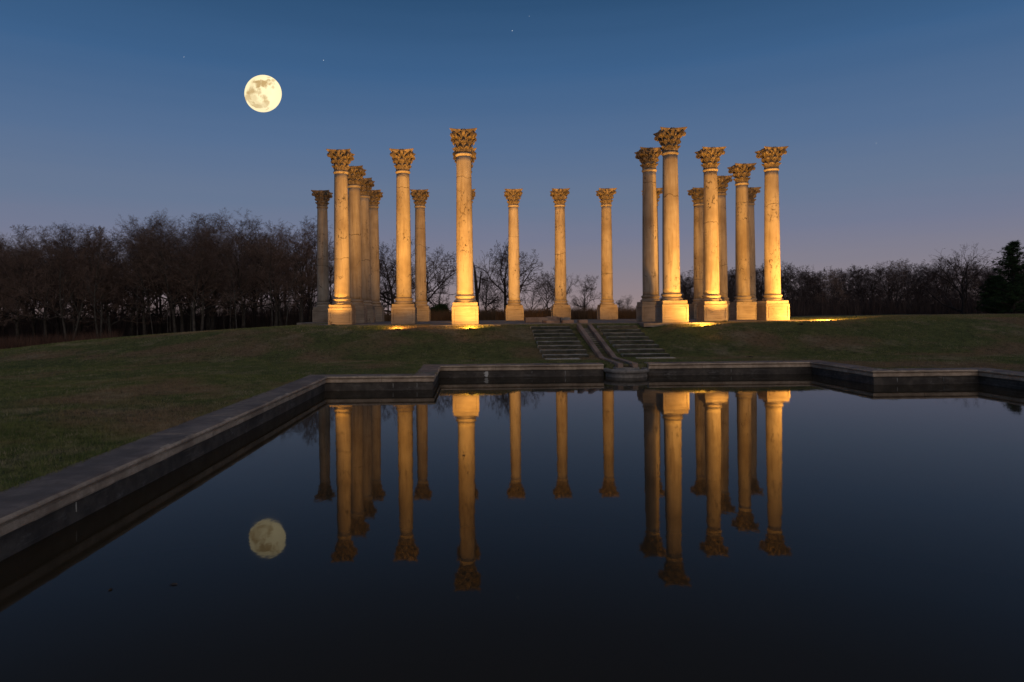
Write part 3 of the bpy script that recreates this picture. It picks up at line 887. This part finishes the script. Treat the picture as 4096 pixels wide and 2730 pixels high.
# ------------------------------------------------------------------ trees
def tree_mesh(seed, H, r0, trunk_frac, nlimb, limb_len, ang, up, tw=1.0, nl=(8, 6, 6), wig=1.0, stems=1, decay=.5, tall=.93):
    R = random.Random(seed); TV, TF, CV, CF = [], [], [], []
    WIG = [.05, .16, .22, .28, .3]; NSEG = [9, 7, 5, 4, 2]; SID = [8, 6, 4, 3, 2]; UPT = [.02, .11 * up, .09 * up, .06 * up, .06 * up]

    def rv(s): return Vector((R.gauss(0, s), R.gauss(0, s), R.gauss(0, s)))

    def grow(p, d, L, r, lev, r_end):
        n = NSEG[lev]; pts = [p.copy()]; rad = [r]; dirs = [d.copy()]
        for i in range(n):
            d = (d + rv(WIG[lev] * wig) + Vector((0, 0, UPT[lev]))).normalized()
            p = p + d * (L / n); pts.append(p.copy()); dirs.append(d.copy())
            t = (i + 1) / n; rad.append(r + (r_end - r) * t ** .85)
        if lev == 0: rad[0] *= 1.35
        if lev <= 1: tube(TV, TF, pts, rad, SID[lev])
        else: tube(CV, CF, pts, rad, SID[lev])
        if lev == 4: return
        if lev == 0: k, t0, t1 = nlimb, trunk_frac, 1.0
        else: k, t0, t1 = nl[lev - 1], .22, 1.0
        for c in range(k):
            t = t0 + (t1 - t0) * ((c + R.random()) / k); t = min(t, .999)
            x = t * n; i = int(x); u = x - i
            q = pts[i].lerp(pts[i + 1], u); dd = dirs[i + 1]; rr = rad[i] + (rad[i + 1] - rad[i]) * u
            az = c * 2.4 + R.uniform(-.6, .6) if lev == 0 else R.uniform(0, 2 * PI)
            an = math.radians(R.uniform(*ang[min(lev, 2)]))
            if lev == 0: an *= (1.15 - .6 * (t - t0) / (1.001 - t0))
            ref = Vector((0, 0, 1)) if abs(dd.z) < .85 else Vector((1, 0, 0))
            a = dd.cross(ref).normalized(); b = dd.cross(a)
            nd = (dd * math.cos(an) + (a * math.cos(az) + b * math.sin(az)) * math.sin(an)).normalized()
            if lev == 0: LL = limb_len * H * (1.0 - decay * (t - t0) / (1.001 - t0)) * R.uniform(.75, 1.15)
            else: LL = L * (.58, .50, .42)[lev - 1] * (1.15 - .55 * t) * R.uniform(.7, 1.2)
            cr = min(rr * .72, (0, .16, .085, .034, .013)[lev + 1] * (r0 / .42) ** .6 * tw if lev else rr * .62)
            if lev == 2: cr = min(cr, .030 * tw)
            if lev == 3: cr = .0115 * tw
            grow(q, nd, LL, cr, lev + 1, max(.006 * tw, cr * .3))
    for s in range(stems):
        d = Vector((0, 0, 1)) if stems == 1 else (Vector((math.cos(s * 2.4 + seed), math.sin(s * 2.4 + seed), 0)) * .22 + Vector((0, 0, 1))).normalized()
        grow(Vector((0, 0, -.4)) + Vector((d.x, d.y, 0)) * .6 * (stems > 1), d, H * (tall if stems == 1 else R.uniform(.8, .95)), r0 * (1 if stems == 1 else .75), 0, r0 * .10)
    t = mesh_py('trunk', TV, TF, True); c = mesh_py('crown', CV, CF)
    z = max(v[2] for v in CV)
    return t, c, z


# kinds: upright woodland tree, broad oak, fine twiggy tree, multi stem
PROT = [tree_mesh(100 + q, 18.0, .30, .27, 15, .42, ((26, 62), (25, 58), (28, 65)), .6, 1.05, (9, 7, 7), 1.15, decay=.30, tall=.78) for q in range(5)]
TWIN = [tree_mesh(140 + q, 18.0, .27, .30, 11, .36, ((26, 50), (25, 55), (25, 60)), 1.0, 1.35, (8, 7, 6), stems=2) for q in range(2)]
OAK = [tree_mesh(200 + q, 13.0, .40, .18, 13, .54, ((42, 80), (28, 60), (28, 62)), .50, 1.45, (9, 7, 6), 1.3, decay=.25, tall=.74) for q in range(3)]
LOW = [tree_mesh(300 + q, 11.0, .20, .16, 12, .46, ((24, 66), (25, 58), (25, 62)), .6, 1.3, (8, 7, 6), 1.25, decay=.3, tall=.78) for q in range(4)]
SAP = [tree_mesh(400 + q, 9.0, .065, .30, 7, .22, ((30, 60), (30, 60), (30, 60)), .5, 1.1, (4, 3, 2)) for q in range(2)]
VAS = [tree_mesh(511, 14.0, .42, .14, 9, .66, ((22, 44), (22, 45), (25, 55)), .6, 1.6, (7, 5, 4), 1.2, decay=.35, tall=.7)]
KIND = {'wood': (PROT, 'bark', 'twig'), 'wood_dark': (PROT, 'bark_dark', 'twig_dark'), 'twin': (TWIN, 'bark_pale', 'twig'), 'pale': (PROT, 'bark_pale', 'twig'),
        'oak': (OAK, 'bark_dark', 'twig_dark'), 'low': (LOW, 'bark_dark', 'twig_dark'), 'low_red': (LOW, 'bark', 'twig'),
        'sap': (SAP, 'bark_pale', 'twig'), 'vase': (VAS, 'bark_dark', 'twig_dark')}
for t_, c_, z_ in PROT + TWIN + OAK + LOW + SAP + VAS:
    t_.materials.append(None); c_.materials.append(None)


def tree(kind, i, x, y, h, rz, lab, group=None, wide=1.0, name='bare_tree', cat='tree', fat=1.0):
    L, tm, cm = KIND[kind]; t, c, z = L[i % len(L)]
    r = tag(empty(name, (x, y, gz(x, y)), rz), lab, cat, group)
    s = h / z; r.scale = (s * wide, s * wide, s)
    for nm, me_, mm in (('trunk', t, tm), ('crown', c, cm)):
        o = obj(nm, me_, None, r); o.material_slots[0].link = 'OBJECT'; o.material_slots[0].material = M[mm]
    return r


def pos(px2353, d):
    q = ray(px2353 * 4096 / 2353, 1253.7); return q.x / q.y * d


def height_at(px, py, d):             # world z of picture row py at depth d
    q = ray(px * 4096 / 2353, py * 4096 / 2353); return EYE + q.z / q.y * d


TOPX = [-120, 0, 60, 150, 250, 300, 400, 470, 540, 590, 640, 690, 725, 780]
TOPY = [545, 528, 500, 502, 512, 498, 480, 476, 484, 508, 488, 490, 500, 520]
RT = random.Random(77)
WG = 'trees of the tall wood beside the lawn'
n_ = 0
for row, (d0, step, k, kinds) in enumerate(((86, 72, 1.0, ('wood', 'wood', 'pale')), (97, 56, .99, ('wood', 'wood', 'wood_dark')), (110, 52, .97, ('wood', 'wood_dark')), (126, 50, .95, ('wood_dark', 'wood')))):
    px = -110 + row * 11
    while px < 770 - row * 6:
        d = d0 + RT.uniform(-4, 4); x = pos(px, d)
        ht = (height_at(px, float(np.interp(px, TOPX, TOPY)), d) - gz(x, d)) * k * (1.0 if RT.random() < .4 else RT.uniform(.86, 1.0))
        kd = RT.choice(kinds)
        wd_ = RT.uniform(1.0, 1.35)
        if row == 0 and kd == 'pale' : lab = 'leafless tree with pale bark at the lawn edge of the tall wood'
        elif row == 0: lab = 'leafless tree with grey bark at the lawn edge of the tall wood'
        else: lab = '%s %s %s leafless tree %s' % ('tall' if ht > 18.5 else 'shorter', 'broad' if wd_ > 1.17 else 'narrow', 'dark barked' if kd == 'wood_dark' else 'grey barked', ('', 'just behind the edge trees of the tall wood', 'deep in the tall wood', 'at the far back of the tall wood')[row])
        tree(kd, RT.randrange(9), x, d, ht, RT.uniform(0, 6.3), lab, WG, wd_)
        px += step * RT.uniform(.8, 1.2)
for px, d, ky in ((232, 79, 505), (158, 80, 512)):
    x = pos(px, d); tree('twin', n_, x, d, height_at(px, ky, d) - gz(x, d), .4 + n_ * 1.3, ('pale twin trunked leafless tree leaning over the reddish brush', 'pale forked leafless tree with spreading low limbs above the reddish brush')[n_]); n_ += 1
for q, (px, d) in enumerate(((445, 80), (462, 81), (403, 82))):
    x = pos(px, d); tree('pale', q, x, d, height_at(px, 486, d) - gz(x, d), q * 2.1, ('thick pale straight trunk of a leafless tree by the lawn crest', 'pale straight tree growing close beside the thickest trunk', 'straight leafless tree with a greyish bare lower trunk by the lawn crest')[q], None, .95)
for q in range(15):
    px = RT.uniform(250, 700); d = RT.uniform(74, 84); x = pos(px, d)
    tree('sap', q, x, d, RT.uniform(6, 11), RT.uniform(0, 6), 'thin pale sapling at the edge of the tall wood', 'saplings at the edge of the tall wood', 1.0, 'sapling')

# trees seen between the columns
CEN = [('oak', 0, 905, 530, 88, 1.0, 'tall leafless oak behind the line of columns nearest the tall wood'),
       ('oak', 1, 978, 558, 92, 1.25, 'broad leafless oak behind the scarred back row column'),
       ('oak', 2, 1165, 546, 95, .95, 'rounded leafless oak behind the back row column next to the bright front column'),
       ('oak', 0, 1116, 600, 90, .8, 'smaller leafless oak beside the broken dead trunk'),
       ('oak', 1, 1258, 622, 96, .8, 'low leafless tree between the rounded oak and the middle column'),
       ('oak', 2, 1290, 608, 102, .7, 'leafless tree behind the middle back row column'),
       ('oak', 0, 1343, 628, 84, .9, 'sprawling open leafless tree beyond the kerb blocks'),
       ('low', 1, 1218, 640, 110, 1.0, 'twiggy thicket tree beside the rounded oak'),
       ('low', 2, 1010, 620, 104, 1.0, 'twiggy thicket tree beside the broad oak'),
       ('low', 0, 890, 590, 100, 1.0, 'twiggy thicket tree beside the tall oak'),
       ('low', 3, 870, 560, 112, 1.1, 'twiggy thicket tree between the tall oak and the tall wood'),
       ('low', 2, 940, 605, 110, 1.1, 'twiggy thicket tree between the tall oak and the broad oak'),
       ('low', 3, 1447, 676, 118, 1.4, 'low bushy tree beyond the dry meadow'),
       ('low', 1, 1425, 685, 122, 1.4, 'small bushy tree beside the low bushy tree beyond the meadow'),
       ('low', 1, 1140, 630, 108, 1.0, 'twiggy thicket tree behind the broken dead trunk')]
for kd, i, px, py, d, wd, lab in CEN:
    x = pos(px, d); tree(kd, i, x, d, height_at(px, py, d) - gz(x, d), px * .37, lab, None, wd)

# broken dead trunk
dt = tag(empty('dead_tree', (pos(1096, 80), 80, gz(pos(1096, 80), 80))), 'broken dead tree trunk with snapped top beyond the terrace', 'tree')
v, f = [], []
tube(v, f, [Vector(p) for p in ((0, 0, -.3), (.06, 0, 1.5), (.02, 0, 3), (-.12, .1, 4.6), (-.20, .1, 5.7))], [.30, .24, .21, .17, .13], 9)
for p0, p1, r in (((-.26, .1, 5.6), (-.34, .1, 6.9), .055), ((-.14, .12, 5.6), (-.10, .1, 6.2), .05), ((-.2, .05, 5.6), (-.24, .02, 6.5), .05)):
    tube(v, f, [Vector(p0), Vector(p0).lerp(Vector(p1), .6), Vector(p1)], [r, r * .6, .008], 5)
obj('trunk', mesh_py('trunk', v, f, True), M['bark_dark'], dt)
v, f = [], []; tube(v, f, [Vector(p) for p in ((-.05, 0, 2.6), (.30, 0, 3.7), (.40, 0, 4.6), (.52, .0, 5.5), (.55, 0, 5.9))], [.15, .13, .10, .08, .015], 7)
obj('broken_limb', mesh_py('broken_limb', v, f, True), M['bark_dark'], dt)

# low wood on the other side
RTX = [1380, 1480, 1545, 1600, 1680, 1760, 1830, 1860, 1910, 1965, 2030, 2090, 2150, 2260, 2353, 2480]
RTY = [690, 668, 622, 598, 606, 597, 592, 603, 611, 604, 598, 588, 584, 596, 584, 588]
for row, (d0, step, k, kinds) in enumerate(((104, 66, .95, ('low', 'low_red', 'low')), (116, 54, 1.0, ('low', 'wood_dark', 'low_red')), (130, 46, .97, ('low', 'wood_dark')), (146, 42, .94, ('low', 'wood_dark')))):
    px = 1555 + row * 9
    while px < 2480:
        d = d0 + RT.uniform(-4, 4); x = pos(px, d)
        ht = (height_at(px, float(np.interp(px, RTX, RTY)), d) - gz(x, d)) * k * (1.0 if RT.random() < .45 else RT.uniform(.82, 1.0))
        kd = RT.choice(kinds); wd_ = RT.uniform(1.1, 1.5)
        lab = '%s %s %s leafless tree %s' % ('taller' if ht > 11.5 else 'low', 'broad' if wd_ > 1.3 else 'slimmer', 'reddish brown' if kd == 'low_red' else 'thicket' if kd == 'low' else 'dark woodland', ('at the grass edge of the low dark wood', 'just inside the low dark wood', 'deep in the low dark wood', 'at the far back of the low dark wood')[row])
        tree(kd, RT.randrange(9), x, d, ht, RT.uniform(0, 6.3), lab, 'trees of the low dark wood', wd_)
        px += step * RT.uniform(.8, 1.2)
x = pos(2215, 92); tree('vase', 0, x, 92, height_at(2215, 552, 92) - gz(x, 92), .9, 'tall leafless tree with wide upswept forks beside the pine', None, 1.15)

# pines
def pine_mesh(seed, H):
    R = random.Random(seed); TV, TF = [], []; tube(TV, TF, [Vector((R.uniform(-.1, .1), R.uniform(-.1, .1), -.4 + i * (H) / 8)) for i in range(9)], [.28 * (1 - .85 * i / 8) for i in range(9)], 8)
    T = []; rs = np.random.RandomState(seed)
    z = H * .08
    while z < H * .99:
        t = z / H; L = (1 - t) ** .7 * H * .30 + .35
        for b in range(R.randint(4, 6)):
            a = R.uniform(0, 2 * PI); LL = L * R.uniform(.6, 1.15)
            d = Vector((math.cos(a), math.sin(a), R.uniform(.05, .45)))
            pts = [Vector((0, 0, z)) + d * (LL * s / 4) + Vector((0, 0, .10 * LL * (s / 4) ** 2)) for s in range(5)]
            tube(TV, TF, pts, [.06 * (1 - t * .6) * (1 - s / 5) + .008 for s in range(5)], 4)
            for s in range(1, 5):
                for q in range(3):
                    cpt = pts[s] + Vector((R.gauss(0, .16), R.gauss(0, .16), R.gauss(0.05, .10))) * (1 + LL * .18)
                    for e in range(16):
                        dv = rs.normal(size=3); dv[2] = abs(dv[2]) * .8 + .1; dv /= np.linalg.norm(dv); sd_ = rs.normal(size=3); sd_ -= dv * sd_.dot(dv); sd_ /= np.linalg.norm(sd_)
                        l = R.uniform(.22, .42); c0 = np.array(cpt)
                        T.append([c0 - sd_ * .028, c0 + sd_ * .028, c0 + dv * l])
        z += H * R.uniform(.03, .05)
    return mesh_py('trunk', TV, TF, True), mesh_tris('crown', np.array(T))


for q, (px, py, d, sd_, wd, lab) in enumerate(((2328, 560, 84, 5, 1.0, 'dark green pine with tufted top beside the wide forked tree'), (2385, 578, 88, 6, 1.1, 'second dark green pine just past the tufted pine'), (2290, 640, 90, 7, 1.15, 'short dark green pine below the wide forked tree'))):
    x = pos(px, d); h = height_at(px, py, d) - gz(x, d)
    r = tag(empty('pine_tree', (x, d, gz(x, d)), q), lab, 'pine'); t, c = pine_mesh(sd_, h)
    r.scale = (wd, wd, 1.0)
    obj('trunk', t, M['bark_dark'], r); obj('crown', c, M['needles'], r)
for q, (px, d, h) in enumerate(((1016, 82, 1.2), (1000, 84, .9))):
    x = pos(px, d); r = tag(empty('evergreen_shrub', (x, d, gz(x, d)), q), ('dark rounded evergreen shrub by the meadow behind the scarred column', 'smaller dark evergreen shrub beside the rounded one by the meadow')[q], 'shrub')
    t, c = pine_mesh(30 + q, h + .8); r.scale = (1.05, 1.05, .9); obj('trunk', t, M['bark_dark'], r); obj('crown', c, M['needles'], r)

# ------------------------------------------------------------------ brush, meadow, grass (uncountable)
def blades(n, xy, hmin, hmax, w, lean, seed, ztop=None, npow=1.0):
    rs = np.random.RandomState(seed); x, y = xy; n = len(x)
    z = ground_z(x, y) if ztop is None else ztop
    h = hmin + (hmax - hmin) * rs.rand(n) ** npow
    a = rs.rand(n) * 2 * PI; la = rs.rand(n) * 2 * PI; ll = h * lean * rs.rand(n)
    ww = w * (0.6 + .8 * rs.rand(n))
    p = np.stack([x, y, z - .01], -1)
    s = np.stack([np.cos(a) * ww, np.sin(a) * ww, 0 * a], -1)
    tip = p + np.stack([np.cos(la) * ll, np.sin(la) * ll, h], -1)
    return np.stack([p - s, p + s, tip], 1)


rs = np.random.RandomState(3)
# brush: polar band under the two woods
def band(px0, px1, d0, d1, n):
    px = rs.uniform(px0, px1, n); d = rs.uniform(d0, d1, n)
    x = np.array([pos(float(a), 1.0) for a in px]) * d
    return x, d


T1 = blades(0, band(-130, 270, 73, 86, 22000), .3, 2.2, .022, .6, 4, npow=2.2)
T2 = blades(0, band(-130, 780, 97, 134, 80000), .8, 7.0, .028, .35, 5, npow=1.7)
T3 = blades(0, band(1520, 2480, 98, 152, 90000), .6, 5.0, .026, .4, 6, npow=1.5)
tag(obj('undergrowth', mesh_tris('undergrowth', np.concatenate([T2])), M['twig_dark']), 'dark tangled undergrowth on the floor of the tall wood', 'undergrowth', kind='stuff')
tag(obj('bramble_brush', mesh_tris('bramble_brush', np.concatenate([T1])), M['brush']), 'reddish brown brush along the lawn edge of the tall wood', 'brush', kind='stuff')
tag(obj('thicket', mesh_tris('thicket', np.concatenate([T3])), M['twig_dark']), 'dark thicket under the low wood beyond the open grass', 'thicket', kind='stuff')
T4 = blades(0, band(840, 1500, 66, 92, 52000), .6, 1.5, .014, .35, 7)
tag(obj('meadow_grass', mesh_tris('meadow_grass', T4), M['meadow']), 'tall dry brown meadow grass behind the back row of columns', 'meadow grass', kind='stuff')


def lawn_points(x0, x1, y0, y1, dens, cond):
    n = int((x1 - x0) * (y1 - y0) * dens); x = rs.uniform(x0, x1, n); y = rs.uniform(y0, y1, n)
    k = cond(x, y) & ~in_pool(x, y, .60)
    ter_ = ((np.abs(x - AX) < 4 * CELL) & (y > 34.05) & (y < 38) & ((np.abs(x - AX) > 2 * CELL) | (y > 35.8))) | ((np.abs(x - AX) < 8 * CELL) & (y > 37.6) & (y < 53.8)) | ((np.abs(x - AX) < 10 * CELL) & (y > 50.1) & (y < 53.8))
    ch = (np.abs(x - PAX) < .40) & (y > 23) & (y < 34.3)
    fr = np.mod(30.42 + 0.46 - y / K, 0.722)                 # no grass on the treads
    tr = (np.abs(np.abs(x / K - AX) - 1.5) < .90) & (y / K > 24.6) & (y / K < 30.95) & (fr < 0.50)
    k = k & ~ter_ & ~ch & ~tr
    return x[k], y[k]


vis = lambda x, y: (x / np.maximum(y, .1) > -.80) & (x / np.maximum(y, .1) < .92)
G = [blades(0, lawn_points(-10, -4.9, 5, 12.5, 3200, vis), .02, .06, .0036, 1.1, 11),
     blades(0, lawn_points(-17, -4.9, 10.5, 22, 1300, vis), .02, .065, .0048, 1.1, 12),
     blades(0, lawn_points(-22, 22, 21, 29, 480, vis), .02, .065, .007, 1.1, 13),
     blades(0, lawn_points(-26, 30, 28, 38, 330, vis), .025, .075, .009, 1.0, 14),
     blades(0, lawn_points(-34, 44, 36, 50, 150, vis), .03, .09, .012, 1.0, 15)]
# taller straw tufts, each a spray of blades
def tufts(x0, x1, y0, y1, dens, per, rad_, h0, h1, w, seed):
    x, y = lawn_points(x0, x1, y0, y1, dens, vis); r_ = np.random.RandomState(seed)
    x = np.repeat(x, per) + r_.normal(size=len(x) * per) * rad_; y = np.repeat(y, per) + r_.normal(size=len(y) * per) * rad_
    k = ~in_pool(x, y, .5); return blades(0, (x[k], y[k]), h0, h1, w, 1.5, seed)


TF_ = [tufts(-10, -5, 5, 13, 8, 16, .06, .03, .075, .0045, 21), tufts(-18, -5, 11, 24, 5, 14, .09, .03, .085, .0065, 22),
      tufts(-26, 26, 23, 36, 2.4, 13, .13, .035, .09, .010, 23), tufts(-34, 44, 34, 48, 1.0, 12, .17, .04, .10, .014, 24)]
tag(obj('dry_grass', mesh_tris('dry_grass', np.concatenate(TF_)), m_plain_noise('straw_blades', (0.12, 0.13, 0.05), (0.40, 0.33, 0.20), 0.45, kind='World')), 'pale straw coloured tufts scattered through the lawn', 'grass', kind='stuff')
# ragged turf along the back of the coping
EX, EY = [], []
for i in range(NP_):
    if i == 0: continue
    A, B = P2[i], P2[(i + 1) % NP_]; nn_ = outn(i); L_ = (B - A).length; n_e = int(L_ * 240)
    t_ = rs.rand(n_e); o_ = .60 + np.abs(rs.normal(size=n_e)) * .05
    EX.append((A.x + (B.x - A.x) * t_ + nn_.x * o_) * K); EY.append((A.y + (B.y - A.y) * t_ + nn_.y * o_) * K)
EX, EY = np.concatenate(EX), np.concatenate(EY)
ke = ~((np.abs(EX - PAX) < .9) & (EY > 23))
G.append(blades(0, (EX[ke], EY[ke]), .06, .13, .006, 1.0, 31, np.full(int(ke.sum()), .40)))
tag(obj('grass', mesh_tris('grass', np.concatenate(G)), M['grass']), 'short dull green and straw coloured grass covering the lawn', 'grass', kind='stuff')

# ------------------------------------------------------------------ twig stuck up from the water
q = ray(1067 * 4096 / 2353, 1047 * 4096 / 2353); t = -EYE / q.z; wx_, wy_ = q.x * t, q.y * t
tw = tag(empty('twig', (wx_, wy_, 0)), 'small dark forked twig poking out of the pool water', 'twig')
v, f = [], []
for pts in (((0, 0, -.05), (0, 0, .0), (-.010, 0, .05), (-.022, .01, .085)), ((0, 0, 0), (-.03, .0, .012)), ((0, 0, 0), (-.028, -.02, .004)), ((0, 0, .002), (.012, .01, .02))):
    tube(v, f, [Vector(p) for p in pts], [.0035] * len(pts), 5)
obj('stem', mesh_py('stem', v, f), M['bark_dark'], tw)

# ------------------------------------------------------------------ leaves afloat
lv = [(0, -.035, 0), (.014, -.018, .003), (.017, .004, .004), (.009, .026, .003), (0, .04, .001), (-.010, .024, .003), (-.016, .003, .004), (-.013, -.019, .003), (0, 0, .0005)]
leaf_fl = mesh_py('floating_leaf', lv, [(8, q_, (q_ + 1) % 8) for q_ in range(8)])
leaf_mat = m_plain_noise('brown_leaf', (0.05, 0.03, 0.015), (0.16, 0.09, 0.04), 20.0)
for q_, (px, py) in enumerate(((442, 2361), (696, 2340))):
    d_ = ray(px, py); t_ = -EYE / d_.z
    o = tag(obj('floating_leaf', leaf_fl, leaf_mat), 'small curled brown leaf floating on the dark pool water', 'leaf', 'leaves floating on the pool')
    o.location = (d_.x * t_, d_.y * t_, .004); o.rotation_euler = (0, 0, q_ * 1.7); o.scale = (.8 + .2 * q_,) * 3
